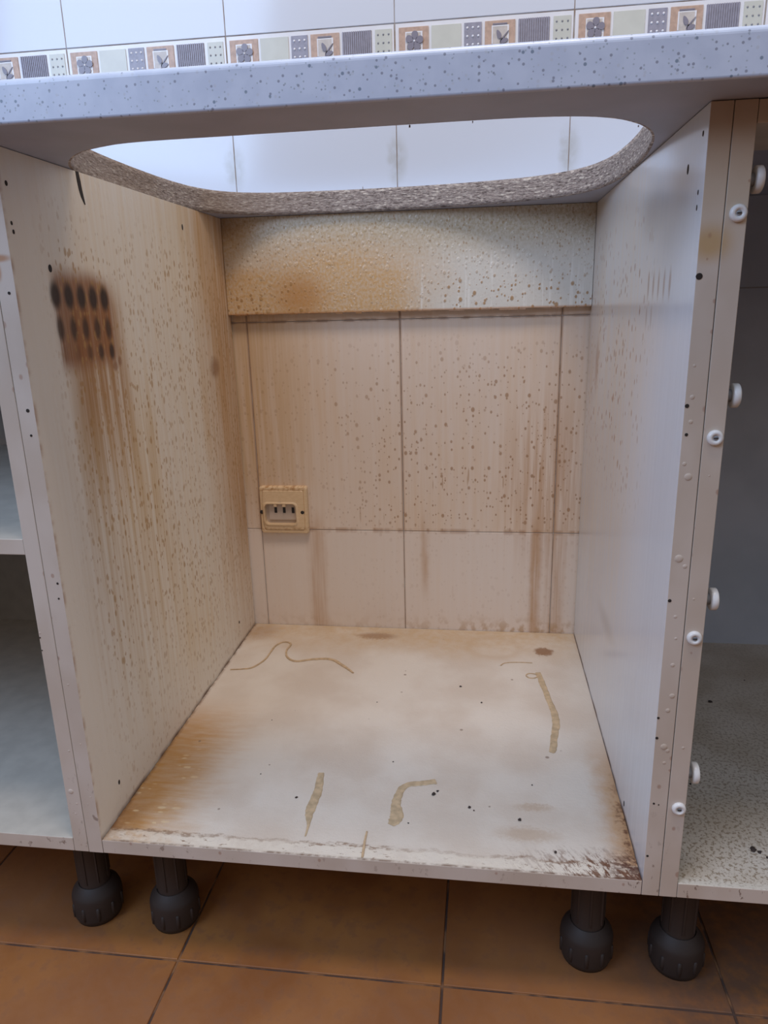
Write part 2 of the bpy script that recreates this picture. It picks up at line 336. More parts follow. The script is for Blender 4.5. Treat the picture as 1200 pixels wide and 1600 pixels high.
def mat_plain(name, col, rough=0.45, var=0.06, scale=40, spec=0.5, bstr=0.06):
    g = G(name); n = g.noise(g.vec(g.mul(g.x, scale), g.mul(g.y, scale), g.mul(g.z, scale)), 1, 3)
    c2 = tuple(max(0, k * (1 - var * 2)) for k in col)
    return g.done(g.mix(col, c2, g.sm(n, 0.3, 0.7)), rough=rough, spec=spec, bump=n, bstr=bstr, bdist=0.0005)

def mat_counter():
    g = G('speckled_worktop')
    v = g.vec(g.x, g.mul(g.y, 1.0), g.z)
    n = g.noise(v, 60, 3)
    c = g.mix((0.58, 0.65, 0.80), (0.53, 0.60, 0.75), g.sm(n, 0.35, 0.65))
    for sc, thr, rad, col, f in ((230, 0.30, 0.28, (0.50, 0.54, 0.62), 0.5), (300, 0.25, 0.26, (0.24, 0.26, 0.34), 0.85), (170, 0.14, 0.18, (0.14, 0.20, 0.28), 0.8), (450, 0.16, 0.30, (0.30, 0.36, 0.42), 0.7)):
        d, r1, r2 = g.voro(v, sc)
        k = g.mul(g.sm(g.op('DIVIDE', d, g.mul(g.add(r2, 0.3), rad)), 1.2, 0.7), g.op('LESS_THAN', r1, thr), f)
        c = g.mix(c, col, k)
    return g.done(c, rough=0.3)

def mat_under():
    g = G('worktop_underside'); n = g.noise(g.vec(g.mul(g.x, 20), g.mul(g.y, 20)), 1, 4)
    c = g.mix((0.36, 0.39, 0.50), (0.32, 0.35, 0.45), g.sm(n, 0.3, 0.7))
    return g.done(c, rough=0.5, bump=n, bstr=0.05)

def mat_chip():
    g = G('raw_chipboard')
    a = g.add(g.x, g.mul(g.y, 0.7))
    n = g.noise(g.vec(g.mul(a, 160), g.mul(g.sub(g.y, g.x), 120), g.mul(g.z, 520)), 1, 4, 0.7)
    n2 = g.noise(g.vec(g.mul(g.x, 110), g.mul(g.y, 110), g.mul(g.z, 480)), 1, 3)
    n3 = g.noise(g.vec(g.x, g.y, g.z), 6, 2)
    c = g.mix((0.46, 0.41, 0.38), (0.24, 0.20, 0.19), g.sm(n, 0.35, 0.65))
    c = g.mix(c, (0.74, 0.69, 0.62), g.mul(g.sm(n2, 0.58, 0.66), 0.85))
    c = g.mix(c, (0.07, 0.05, 0.045), g.mul(g.sm(n2, 0.42, 0.34), 0.75))
    c = g.mix(c, (0.27, 0.19, 0.13), g.mul(g.sm(g.x, 0.25, 0.0), g.sm(n3, 0.35, 0.6, 0.5, 1), 0.55))
    return g.done(c, rough=0.9, bump=g.add(n, n2), bstr=0.8, bdist=0.002)

def mat_floor():
    g = G('terracotta_tile')
    n = g.noise(g.vec(g.x, g.y), 9, 4); n2 = g.noise(g.vec(g.x, g.y), 60, 4, 0.6); n3 = g.noise(g.vec(g.x, g.y), 3, 2)
    c = g.mix((0.33, 0.135, 0.038), (0.24, 0.090, 0.028), g.sm(n, 0.35, 0.65))
    c = g.mix(c, (0.20, 0.085, 0.036), g.mul(g.sm(n2, 0.5, 0.65), 0.5))
    c = g.mix(c, (0.30, 0.13, 0.055), g.mul(g.sm(n3, 0.4, 0.6), 0.5))
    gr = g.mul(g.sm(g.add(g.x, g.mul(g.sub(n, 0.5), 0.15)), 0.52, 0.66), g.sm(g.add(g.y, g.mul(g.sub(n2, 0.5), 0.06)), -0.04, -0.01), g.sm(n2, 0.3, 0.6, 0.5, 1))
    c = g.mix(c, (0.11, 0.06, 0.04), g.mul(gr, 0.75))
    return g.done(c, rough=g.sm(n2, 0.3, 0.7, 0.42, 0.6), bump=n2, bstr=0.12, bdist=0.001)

def mat_fgrout():
    g = G('floor_grout'); n = g.noise(g.vec(g.x, g.y), 25, 3)
    c = g.mix((0.07, 0.04, 0.03), (0.24, 0.115, 0.05), g.sm(n, 0.48, 0.62))
    return g.done(c, rough=0.95)

def mat_speck():
    g = G('speckled_cabinet_floor')
    n = g.noise(g.vec(g.x, g.y), 260, 3, 0.7); n2 = g.noise(g.vec(g.x, g.y), 14, 3)
    c = g.mix((0.66, 0.60, 0.52), (0.56, 0.49, 0.40), g.sm(n2, 0.35, 0.65))
    m_ = g.mul(g.sm(n, 0.50, 0.60), g.sm(g.y, 0.50, 0.05, 0.25, 0.85))
    c = g.mix(c, (0.27, 0.20, 0.13), m_)
    e = g.mul(g.sm(g.add(g.y, g.mul(g.sub(n, 0.5), 0.02)), 0.012, 0.003), 0.6)
    c = g.mix(c, (0.72, 0.68, 0.60), e)
    return g.done(c, rough=0.5, bump=n, bstr=0.3, bdist=0.001)

def mat_back_panel():
    g = G('grey_back_panel'); n = g.noise(g.vec(g.mul(g.x, 12), g.mul(g.z, 12)), 1, 3)
    c = g.mix((0.50, 0.57, 0.70), (0.44, 0.51, 0.63), g.sm(n, 0.3, 0.7))
    c = g.mix(c, (0.25, 0.26, 0.28), g.mul(g.sm(g.op('ABSOLUTE', g.sub(g.z, 0.565)), 0.0015, 0.0005), 0.8))
    return g.done(c, rough=0.5)

def mat_socket():
    g = G('yellowed_plastic'); n = g.noise(g.vec(g.mul(g.x, 130), g.mul(g.z, 200)), 1, 4, 0.6)
    c = g.mix((0.70, 0.51, 0.31), (0.66, 0.47, 0.275), g.sm(n, 0.35, 0.65))
    top = g.mul(g.sm(g.z, 0.250, 0.2565), g.sm(n, 0.45, 0.6), 0.75)
    c = g.mix(c, (0.38, 0.17, 0.05), top)
    dirt = g.mul(g.sm(g.op('ABSOLUTE', g.sub(g.z, 0.1855)), 0.004, 0.001), g.sm(n, 0.4, 0.6), 0.6)
    c = g.mix(c, (0.36, 0.19, 0.08), dirt)
    return g.done(c, rough=0.4)

M = dict(left=mat_left(), right=mat_right(), bottom=mat_bottom(), rail=mat_rail(), tile=mat_tile(), grout=mat_grout(),
         edge_a=mat_edge('edge_banding_dirty', 1.0, 0.4), edge_b=mat_edge('edge_banding', 5.0, 0.0), counter=mat_counter(), under=mat_under(), chip=mat_chip(),
         floor=mat_floor(), fgrout=mat_fgrout(), speck=mat_speck(), backp=mat_back_panel(), socket=mat_socket(),
         lam=mat_plain('white_laminate', (0.60, 0.56, 0.49), 0.4), backl=mat_plain('taupe_back_panel', (0.40, 0.38, 0.35), 0.5), black=mat_plain('black_leg_plastic', (0.034, 0.023, 0.019), 0.6),
         white=mat_plain('white_plastic', (0.80, 0.80, 0.80), 0.25, 0.02), hole=mat_plain('dark_hole', (0.03, 0.022, 0.018), 0.9),
         grey=mat_plain('grey_metal', (0.30, 0.31, 0.33), 0.4), glue=mat_plain('dried_adhesive', (0.60, 0.45, 0.28), 0.5, 0.14, 120, bstr=0.5),
         thread=mat_plain('dried_sealant_thread', (0.60, 0.43, 0.26), 0.5, 0.12, 150),
         recess=mat_plain('socket_recess_plastic', (0.54, 0.44, 0.36), 0.45), slot=mat_plain('socket_slot', (0.02, 0.018, 0.02), 0.6),
         crumb=mat_plain('dark_crumb', (0.05, 0.035, 0.03), 0.8),
         cream=mat_plain('border_cream', (0.62, 0.64, 0.60), 0.2, 0.03), tan=mat_plain('border_tan', (0.56, 0.40, 0.31), 0.35, 0.10, 160),
         purple=mat_plain('border_purple_grey', (0.33, 0.33, 0.40), 0.35, 0.08, 200), petal=mat_plain('border_petal', (0.24, 0.23, 0.28), 0.3, 0.05),
         panel=mat_plain('border_pale_panel', (0.60, 0.56, 0.52), 0.3, 0.08, 140), bone=mat_plain('border_plain_square', (0.60, 0.62, 0.56), 0.25, 0.03),
         bwhite=mat_plain('border_white', (0.78, 0.80, 0.84), 0.15, 0.02))

# ------------------------------------------------------------------ mesh helpers
class MB:
    def __init__(s): s.v = []; s.f = []; s.mi = []; s.ms = []; s.smooth = []
    def m(s, k):
        if k not in s.ms: s.ms.append(k)
        return s.ms.index(k)
    def face(s, idx, k, sm=False): s.f.append(idx); s.mi.append(s.m(k)); s.smooth.append(sm)
    def box(s, a, b, k, face_m=None):
        (x0, y0, z0), (x1, y1, z1) = a, b; o = len(s.v)
        s.v += [(x0, y0, z0), (x1, y0, z0), (x1, y1, z0), (x0, y1, z0), (x0, y0, z1), (x1, y0, z1), (x1, y1, z1), (x0, y1, z1)]
        F = {'-z': (0, 3, 2, 1), '+z': (4, 5, 6, 7), '-y': (0, 1, 5, 4), '+y': (2, 3, 7, 6), '-x': (0, 4, 7, 3), '+x': (1, 2, 6, 5)}
        for n, q in F.items(): s.face(tuple(o + i for i in q), (face_m or {}).get(n, k))
    def prism(s, pts, axis, a0, a1, k, cap=True, kside=None):
        """polygon pts (u,v) extruded along axis from a0 to a1"""
        o = len(s.v); n = len(pts)
        def P(u, v, a): return {'x': (a, u, v), 'y': (u, a, v), 'z': (u, v, a)}[axis]
        for a in (a0, a1):
            for u, v in pts: s.v.append(P(u, v, a))
        for i in range(n): j = (i + 1) % n; s.face((o + i, o + j, o + n + j, o + n + i), kside or k)
        if cap: s.face(tuple(o + i for i in reversed(range(n))), k); s.face(tuple(o + n + i for i in range(n)), k)
    def lathe(s, c, axis, prof, k, seg=24, sm=True):
        """prof: (r, h) along axis direction (unit vec); closes at r = 0"""
        ax = Vector(axis).normalized(); t = Vector((0, 0, 1)) if abs(ax.z) < .9 else Vector((1, 0, 0))
        e1 = ax.cross(t).normalized(); e2 = ax.cross(e1); c = Vector(c); rings = []
        for r, h in prof:
            if r < 1e-7: s.v.append(tuple(c + ax * h)); rings.append([len(s.v) - 1])
            else:
                st = len(s.v)
                for i in range(seg):
                    a = 2 * PI * i / seg; s.v.append(tuple(c + ax * h + (e1 * math.cos(a) + e2 * math.sin(a)) * r))
                rings.append(list(range(st, st + seg)))
        for A, B in zip(rings, rings[1:]):
            for i in range(seg):
                j = (i + 1) % seg
                if len(A) == 1 and len(B) > 1: s.face((A[0], B[j], B[i]), k, sm)
                elif len(B) == 1 and len(A) > 1: s.face((A[i], A[j], B[0]), k, sm)
                elif len(A) > 1: s.face((A[i], A[j], B[j], B[i]), k, sm)
    def build(s, name, parent=None, bevel=0, segs=2):
        me = bpy.data.meshes.new(name); me.from_pydata(s.v, [], s.f)
        for k in s.ms: me.materials.append(M[k])
        for p, mi, sm in zip(me.polygons, s.mi, s.smooth): p.material_index = mi; p.use_smooth = sm
        bm = bmesh.new(); bm.from_mesh(me); bmesh.ops.recalc_face_normals(bm, faces=bm.faces); bm.to_mesh(me); bm.free()
        o = bpy.data.objects.new(name, me); COL.objects.link(o)
        if parent is not None:
            o.parent = parent; base = Vector(parent.location)
            pp = parent.parent
            while pp is not None: base += Vector(pp.location); pp = pp.parent
            for vt in me.vertices: vt.co -= base
        if bevel:
            b = o.modifiers.new('bevel', 'BEVEL'); b.width = bevel; b.segments = segs; b.limit_method = 'ANGLE'; b.angle_limit = math.radians(50)
        return o

def thing(name, loc, label, cat, group=None):
    o = bpy.data.objects.new(name, None); COL.objects.link(o); o.location = loc; o.empty_display_size = 0.05
    tag(o, label, cat, group); return o
def tag(o, label, cat, group=None):
    o['label'] = label; o['category'] = cat
    if group: o['group'] = group
def set_origin(o, loc):
    loc = Vector(loc)
    for vt in o.data.vertices: vt.co -= loc
    o.location = loc

def catmull(p, n=8):
    out = []; L = len(p)
    for i in range(L):
        a, b, c, d = (Vector(p[(i + k - 1) % L]) for k in range(4))
        for j in range(n):
            t = j / n
            out.append(tuple(0.5 * ((2 * b) + (c - a) * t + (2 * a - 5 * b + 4 * c - d) * t * t + (3 * b - a - 3 * c + d) * t ** 3)))
    return out

# ------------------------------------------------------------------ setting: wall and floor
def build_wall():
    b = MB(); j = 0.0005; yb = DW
    b.box((-1.4, yb + 0.0012, FL), (1.9, yb + 0.10, 2.2), 'grout')
    rows = [(FL, Z0 - 0.351 + 0.351 * 0), ]
    zs = [-0.1699, Z0, Z1, Z1 + 0.351]
    bands = [(FL, Z0), (Z0, Z1), (Z1, Z1 + 0.3508), (0.9405, 1.2915), (1.2915, 1.6425), (1.6425, 1.9935)]
    for z0, z1 in bands:
        for i in range(-5, 7):
            x0 = G0 + i * TW; x1 = x0 + TW
            a0, a1, c0, c1 = x0 + j, x1 - j, z0 + j, z1 - j; e = 0.0006
            o = len(b.v)
            for (xx, yy, zz) in ((a0, yb + 0.0014, c0), (a1, yb + 0.0014, c0), (a1, yb + 0.0014, c1), (a0, yb + 0.0014, c1),
                                 (a0 + e * .35, yb + 0.0003, c0 + e * .35), (a1 - e * .35, yb + 0.0003, c0 + e * .35), (a1 - e * .35, yb + 0.0003, c1 - e * .35), (a0 + e * .35, yb + 0.0003, c1 - e * .35),
                                 (a0 + e, yb, c0 + e), (a1 - e, yb, c0 + e), (a1 - e, yb, c1 - e), (a0 + e, yb, c1 - e)): b.v.append((xx, yy, zz))
            for r in (0, 4):
                for q in range(4): p = (q + 1) % 4; b.face((o + r + q, o + r + p, o + r + 4 + p, o + r + 4 + q), 'tile')
            b.face((o + 8, o + 9, o + 10, o + 11), 'tile')
    w_ = b.build('wall_back'); w_['kind'] = 'structure'
    # decorated border tiles, one mesh of relief per tile
    proto = None
    for i in range(-3, 4):
        if proto is None:
            proto = border_tile(); proto.parent = w_; o = proto
        else:
            o = proto.copy(); COL.objects.link(o); o.parent = w_
        o.location = (G0 + i * TW, yb, 0.8841)
    return w_

def border_tile():
    """local: x 0..TW, y 0 = wall face (relief towards -y), z 0..0.0557"""
    b = MB(); zt = 0.0552; y0 = 0.001
    b.box((0.0012, -0.0004, 0.0005), (TW - 0.0012, y0, zt), 'bwhite')
    s0, s1 = 0.0055, 0.0495
    # flower square
    def frame(x0, x1):
        b.box((x0, -0.0022, s0), (x1, 0, s1), 'tan')
        b.box((x0 + 0.0095, -0.0030, s0 + 0.0035), (x1 - 0.0085, -0.001, s1 - 0.0060), 'bwhite')
        b.box((x0 + 0.0110, -0.0034, s0 + 0.0075), (x1 - 0.0110, -0.001, s1 - 0.0075), 'panel')
    frame(0.006, 0.0485)
    cx, cz = 0.0283, 0.0310
    for k in range(5):
        a = PI / 2 + k * 2 * PI / 5 - 0.1; pts = []
        for t in range(14):
            q = 2 * PI * t / 14; r = 0.0072 + 0.0058 * math.cos(q); wd = 0.0046 * math.sin(q) * (1 + 0.25 * math.cos(q))
            pts.append((cx + r * math.cos(a) - wd * math.sin(a), cz + r * math.sin(a) + wd * math.cos(a)))
        b.prism(pts, 'y', -0.0046, -0.003, 'petal')
    b.lathe((cx, -0.0046, cz), (0, -1, 0), [(0.0016, 0), (0.0012, 0.0007), (0, 0.0010)], 'bwhite', 10)
    # plain square
    b.box((0.0525, -0.0018, s0), (0.0945, 0, s1), 'bone')
    # dotted dark rectangle
    b.box((0.0990, -0.0020, s0), (0.1235, 0, s1), 'purple')
    for r in range(4):
        for c in range(3):
            b.lathe((0.1035 + c * 0.0077, -0.002, 0.0115 + r * 0.0105), (0, -1, 0), [(0.0017, 0), (0.0014, 0.0008), (0, 0.0013)], 'bwhite', 10)
    # branch square
    frame(0.1280, 0.1700)
    b.box((0.1390, -0.0034, 0.0440), (0.1590, -0.002, 0.0458), 'petal')
    def leaf(x, z, a, L, wd):
        pts = []
        for t in range(12):
            q = 2 * PI * t / 12; r = L / 2 + L / 2 * math.cos(q); d = wd * math.sin(q) * (1 - 0.3 * math.cos(q))
            pts.append((x + r * math.cos(a) - d * math.sin(a), z + r * math.sin(a) + d * math.cos(a)))
        b.prism(pts, 'y', -0.0045, -0.003, 'petal')
    leaf(0.1465, 0.0095, math.radians(75), 0.017, 0.0007); leaf(0.1498, 0.0235, math.radians(48), 0.017, 0.0008)
    leaf(0.1462, 0.0120, math.radians(140), 0.0125, 0.0030); leaf(0.1490, 0.0225, math.radians(12), 0.0120, 0.0033); leaf(0.1500, 0.0265, math.radians(115), 0.0120, 0.0030)
    # ribbed square
    b.box((0.1745, -0.0012, s0), (0.2175, 0, s1), 'purple')
    for k in range(14): x = 0.1752 + k * 0.00305; b.box((x, -0.0026, s0), (x + 0.0016, -0.001, s1), 'purple')
    # dotted pale rectangle
    b.box((0.2225, -0.0018, s0), (0.2465, 0, s1), 'bone')
    for r in range(4):
        for c in range(3):
            b.lathe((0.2268 + c * 0.0077, -0.0018, 0.0115 + r * 0.0105), (0, -1, 0), [(0.0014, 0), (0.0011, 0.0007), (0, 0.0010)], 'grey', 10)
    return b.build('border_tile')

def build_floor():
    b = MB(); b.box((-1.4, -1.6, FL - 0.08), (1.9, DW + 0.02, FL - 0.0015), 'fgrout')
    j = 0.0012
    for i in range(-5, 6):
        for k in range(-6, 2):
            x0 = 0.069 + i * 0.301; y0 = 0.003 + k * 0.301
            y1 = min(y0 + 0.301 - j, DW)
            if i == 0 and False: pass
            xa, xb, ya = x0 + j, x0 + 0.301 - j, y0 + j; e = 0.0008; o = len(b.v)
            for zz, q in ((FL - 0.002, 0), (FL - 0.0006, e * .3), (FL, e)):
                b.v += [(xa + q, ya + q, zz), (xb - q, ya + q, zz), (xb - q, y1 - q, zz), (xa + q, y1 - q, zz)]
            for r in (0, 4):
                for q in range(4): p = (q + 1) % 4; b.face((o + r + q, o + r + p, o + r + 4 + p, o + r + 4 + q), 'floor')
            b.face((o + 8, o + 9, o + 10, o + 11), 'floor')
    f = b.build('floor'); f['kind'] = 'structure'
build_wall(); build_floor()

# ------------------------------------------------------------------ worktop with the cutout
def build_counter():
    X0, X1 = -0.95, 1.35; yf, yb = -OH + 0.009, DW - 0.001
    hole = catmull([(.117, .026), (.2, .0235), (.31, .021), (.40, .0195), (.445, .021), (.485, .029), (.515, .047), (.538, .078), (.552, .118), (.561, .18), (.565, .25),
                    (.564, .32), (.557, .385), (.540, .437), (.510, .476), (.465, .504), (.40, .523), (.32, .535), (.23, .540), (.14, .539), (.075, .530), (.030, .505),
                    (.003, .462), (-.010, .40), (-.015, .31), (-.014, .21), (-.006, .145), (.014, .095), (.044, .057), (.078, .036)], 6)
    t = thing('worktop', (0.2, 0.25, H), 'pale blue-white speckled worktop with a rounded sink cutout over the cabinets', 'worktop')
    n = len(hole); cx = sum(p[0] for p in hole) / n; cy = sum(p[1] for p in hole) / n
    outer_hole = []
    for i, (x, y) in enumerate(hole):
        a = Vector(hole[i - 1]); c = Vector(hole[(i + 1) % n]); d = (c - a).normalized(); nn = Vector((d.y, -d.x))
        outer_hole.append((x + nn.x * 0.002, y + nn.y * 0.002))
    b = MB()
    rect = [(X0, yf), (X1, yf), (X1, yb), (X0, yb)]
    for z, k in ((H, 'under'), (H + TC, 'counter')):
        bm = bmesh.new(); es = []
        for loop in (rect, outer_hole):
            vs_ = [bm.verts.new((x, y, z)) for x, y in loop]
            es += [bm.edges.new((vs_[i], vs_[(i + 1) % len(vs_)])) for i in range(len(vs_))]
        bmesh.ops.triangle_fill(bm, use_beauty=True, use_dissolve=False, edges=es)
        bm.verts.index_update(); o = len(b.v); b.v += [tuple(v.co) for v in bm.verts]
        for f in bm.faces: b.face(tuple(o + v.index for v in f.verts), k)
        bm.free()
    o = len(b.v)
    for z in (H, H + TC): b.v += [(x, y, z) for x, y in outer_hole]
    for i in range(n): j = (i + 1) % n; b.face((o + i, o + j, o + n + j, o + n + i), 'chip')
    for (xa, ya), (xb, yb_) in ((rect[1], rect[2]), (rect[2], rect[3]), (rect[3], rect[0])):
        o = len(b.v); b.v += [(xa, ya, H), (xb, yb_, H), (xb, yb_, H + TC), (xa, ya, H + TC)]; b.face((o, o + 1, o + 2, o + 3), 'chip')
    # rounded front nose
    prof = [(yf, H), (-OH + 0.002, H)]
    for q in range(1, 5): a = PI * 1.5 - q * PI / 8; prof.append((-OH + 0.002 + 0.002 * math.cos(a), H + 0.002 + 0.002 * math.sin(a)))
    for q in range(0, 7): a = PI - q * PI / 12; prof.append((-OH + 0.005 + 0.005 * math.cos(a), H + TC - 0.005 + 0.005 * math.sin(a)))
    prof.append((yf, H + TC))
    o = len(b.v); k = len(prof)
    for x in (X0, X1): b.v += [(x, y, z) for y, z in prof]
    for i in range(k - 1): b.face((o + i, o + i + 1, o + k + i + 1, o + k + i), 'under' if i == 0 else 'counter', False)
    for q in (0, k): b.face(tuple(o + q + i for i in range(k)), 'chip')
    b.build('worktop_slab', t)
    c = MB(); cols = 6; o = 0
    rng = random.Random(3)
    for r in range(cols + 1):
        z = H + 0.0002 + (TC - 0.0004) * r / cols
        for i, (x, y) in enumerate(hole):
            d = rng.uniform(-0.0005, 0.0006)
            c.v.append((x + (x - cx) * d, y + (y - cy) * d, z))
    for r in range(cols):
        for i in range(n): j = (i + 1) % n; c.face((r * n + i, r * n + j, (r + 1) * n + j, (r + 1) * n + i), 'chip', True)
    for q, z in ((0, H + 0.0002), (cols * n, H + TC - 0.0002)):
        o = len(c.v); c.v += [(x, y, z) for x, y in outer_hole]
        for i in range(n): j = (i + 1) % n; c.face((q + i, q + j, o + j, o + i), 'chip')
    ce = c.build('cutout_edge', t); ce['label'] = 'raw brown chipboard edge of the cutout'
    # splinters on the rim
    s = MB()
    for (x, y, sx, up) in ((0.226, 0.540, 0.0008, 0.003), (0.345, 0.0210, 0.0012, -0.0018), (0.395, 0.0200, 0.0008, -0.0014), (0.53, 0.068, 0.0008, -0.0012)):
        z = H + TC if up > 0 else H
        s.box((x, y - 0.0006, min(z, z + up)), (x + sx, y + 0.0006, max(z, z + up) ), 'chip')
    sp = s.build('splinter', t); sp['kind'] = 'stuff'
build_counter()

# ------------------------------------------------------------------ cabinets
def leg(parent, x, y, top=-T):
    """adjustable plastic leg: mounting collar, ribbed pipe, wide screw foot"""
    b = MB()
    b.lathe((x, y, top), (0, 0, -1), [(0, 0), (0.030, 0), (0.030, 0.004), (0.0235, 0.006), (0.0225, 0.012), (0.0180, 0.014), (0.0180, 0.098), (0.0190, 0.100), (0.0190, 0.104), (0, 0.104)], 'black', 28)
    for k in range(8):
        a = 2 * PI * k / 8; dx, dy = math.cos(a), math.sin(a)
        b.box((x + dx * 0.0178 - 0.001, y + dy * 0.0178 - 0.001, top - 0.09), (x + dx * 0.0178 + 0.001, y + dy * 0.0178 + 0.001, top - 0.013), 'black')
    l = b.build('leg', parent)
    f = MB(); hgt = top - FL; zf = hgt - 0.042
    seg = 36; prof = [(0.0188, zf - 0.006), (0.0215, zf - 0.003), (0.0270, zf + 0.004), (0.0286, zf + 0.009), (0.0286, zf + 0.034), (0.0262, hgt - 0.0005), (0, hgt - 0.0005)]
    f.lathe((x, y, top), (0, 0, -1), prof, 'black', seg)
    for k in range(10):                                    # grip notches as raised ribs
        a = 2 * PI * k / 10 + 0.2; dx, dy = math.cos(a), math.sin(a)
        px, py = x + dx * 0.0277, y + dy * 0.0277
        f.lathe((px, py, top - zf - 0.015), (0, 0, -1), [(0, 0), (0.0022, 0.001), (0.0026, 0.010), (0.0022, 0.018), (0, 0.019)], 'black', 8)
    f.build('foot', l)

def hole_disc(parent, c, axis, r, stretch=1.0, name='screw_hole'):
    r *= 0.85; b = MB(); b.lathe(c, axis, [(r, -0.0008), (r, 0.00025), (r * 0.75, 0.00032), (0, 0.00034)], 'hole', 12, False)
    o = b.build(name, parent)
    if stretch != 1.0:
        cz = c[2] - (parent.location.z + (parent.parent.location.z if parent.parent else 0))
        for v in o.data.vertices: v.co.z = cz + (v.co.z - cz) * stretch
    return o

def crust(mb, y0, pts, k):
    for (x, z, r) in pts:
        mb.lathe((x, y0, z), (0, -1, 0), [(r, -0.0002), (r * 0.8, r * 0.09), (r * 0.4, r * 0.16), (0, r * 0.18)], k, 10)

# middle unit
mid = thing('base_cabinet', (W / 2, 0.28, FL), 'open sink base cabinet with stained interior, standing under the cutout', 'cabinet')
b = MB(); b.box((-T + 0.0003, 0, -T), (0, DR + 0.013, H - 0.0005), 'lam', {'-y': 'edge_a', '+x': 'left', '-z': 'edge_a'})
crust(b, 0.0, [(-0.006 + random.uniform(-0.006, 0.003), random.uniform(0.0, 0.30), random.uniform(0.0006, 0.0012)) for _ in range(10)], 'edge_a')
lp = b.build('side_panel', mid, 0.0005); lp['label'] = 'left side panel with rows of scorched vent marks'
for y, z, r, st in ((0.010, 0.661, 0.0022, 1.2), (0.009, 0.629, 0.0016, 1.3), (0.010, 0.622, 0.0018, 1.3), (0.0585, 0.594, 0.0034, 1.25), (0.392, 0.662, 0.0026, 1.8), (0.050, 0.037, 0.0022, 1.6), (0.480, 0.040, 0.0025, 1.2)):
    hole_disc(lp, (0, y, z), (1, 0, 0), r, st)
for x, z, r in ((-0.0065, 0.571, 0.0016), (-0.0065, 0.468, 0.0020), (-0.007, 0.445, 0.0014), (-0.004, 0.299, 0.0014), (-0.0052, 0.283, 0.0012)):
    hole_disc(lp, (x, 0, z), (0, -1, 0), r)
# dark split below the worktop
sl = MB(); path = [(0.1305, 0.6895, 0.0028), (0.1318, 0.681, 0.0034), (0.1330, 0.673, 0.0032), (0.1352, 0.666, 0.0026), (0.1385, 0.6595, 0.0008)]
pts = [(y - w_, z) for y, z, w_ in path] + [(y + w_, z) for y, z, w_ in reversed(path)]
sl.prism(pts, 'x', -0.0002, 0.0004, 'hole'); so = sl.build('dark_notch', lp); so['label'] = 'dark curved split below the worktop'

b = MB(); b.box((W, 0, -T), (W + T - 0.0003, DR + 0.013, H - 0.0005), 'lam', {'-y': 'edge_a', '-x': 'right', '-z': 'edge_a'})
crust(b, 0.0, [(0.576, 0.409, 0.0036), (0.5745, 0.337, 0.0040), (0.580, 0.330, 0.0022), (0.572, 0.42, 0.002), (0.578, 0.262, 0.0015), (0.5775, 0.236, 0.0022), (0.5795, 0.205, 0.0028), (0.577, 0.190, 0.0024), (0.5765, 0.152, 0.0036),
               (0.580, 0.148, 0.0022), (0.574, 0.455, 0.002), (0.5735, 0.475, 0.0022), (0.578, 0.135, 0.0018), (0.573, 0.50, 0.0014), (0.576, 0.283, 0.0018)], 'edge_a')
rp = b.build('side_panel', mid, 0.0005); rp['label'] = 'right side panel, white with blue light painted in and faint rust spots'
for y, z, r, st in ((0.050, 0.652, 0.0028, 1.6), (0.014, 0.671, 0.0018, 1.3), (0.014, 0.630, 0.0016, 1.4), (0.014, 0.619, 0.0016, 1.6), (0.102, 0.011, 0.0025, 1.6)):
    hole_disc(rp, (W, y, z), (-1, 0, 0), r, st)
for x, z, r in ((0.5705, 0.568, 0.0030), (0.5700, 0.468, 0.0020), (0.5715, 0.4445, 0.0016), (0.5700, 0.298, 0.0018), (0.5692, 0.182, 0.0014), (0.5695, 0.161, 0.0016), (0.572, 0.090, 0.0012), (0.5765, 0.089, 0.0008), (0.5705, 0.030, 0.0014)):
    hole_disc(rp, (x, 0, z), (0, -1, 0), r)
b = MB(); b.box((0.0004, 0, -T), (W - 0.0004, DW - 0.001, 0), 'lam', {'-y': 'edge_a', '+z': 'bottom'})
bp = b.build('bottom_panel', mid, 0.0006); bp['label'] = 'cabinet floor board, amber stained with a crusted front edge'
b = MB(); b.box((0.0004, DR, ZR), (W - 0.0004, DW - 0.0008, H - 0.0005), 'rail', {'-z': 'chip'})
# ragged chipped lip along the lower edge
rg = random.Random(11); x = 0.01
while x < 0.55:
    l_ = rg.uniform(0.008, 0.04); b.box((x, DR + 0.0006, ZR - rg.uniform(0.0006, 0.0020)), (x + l_, DR + 0.004, ZR + 0.001), 'rail'); x += l_ + rg.uniform(0, 0.03)
b.build('back_rail', mid, 0.0004)
for x in (0.043, 0.529):
    for y in (0.062, 0.50): leg(mid, x, y)

# left unit
lc = thing('base_cabinet', (-0.32, 0.28, FL), 'open base cabinet with a middle shelf, left of the sink cabinet', 'cabinet')
LX = -0.62
b = MB(); b.box((-2 * T, 0, -T), (-T - 0.0003, DR + 0.013, H - 0.0005), 'lam', {'-y': 'edge_b'})
crust(b, 0.0, [(-0.0265, 0.060, 0.0034), (-0.022, 0.045, 0.0012), (-0.025, 0.032, 0.0012), (-0.021, 0.11, 0.0014), (-0.0315, 0.245, 0.0012)], 'edge_b')
o = b.build('side_panel', lc, 0.0005)
for x, z, r in ((-0.0322, 0.240, 0.0010), (-0.0322, 0.226, 0.0008)): hole_disc(o, (x, 0, z), (0, -1, 0), r)
b = MB(); b.box((LX - T, 0, -T), (LX, DR + 0.013, H - 0.0005), 'lam', {'-y': 'edge_b'}); b.build('side_panel', lc, 0.0005)
b = MB(); b.box((LX, 0, -T), (-2 * T - 0.0004, DR, 0), 'lam', {'-y': 'edge_a'}); b.build('bottom_panel', lc, 0.0006)
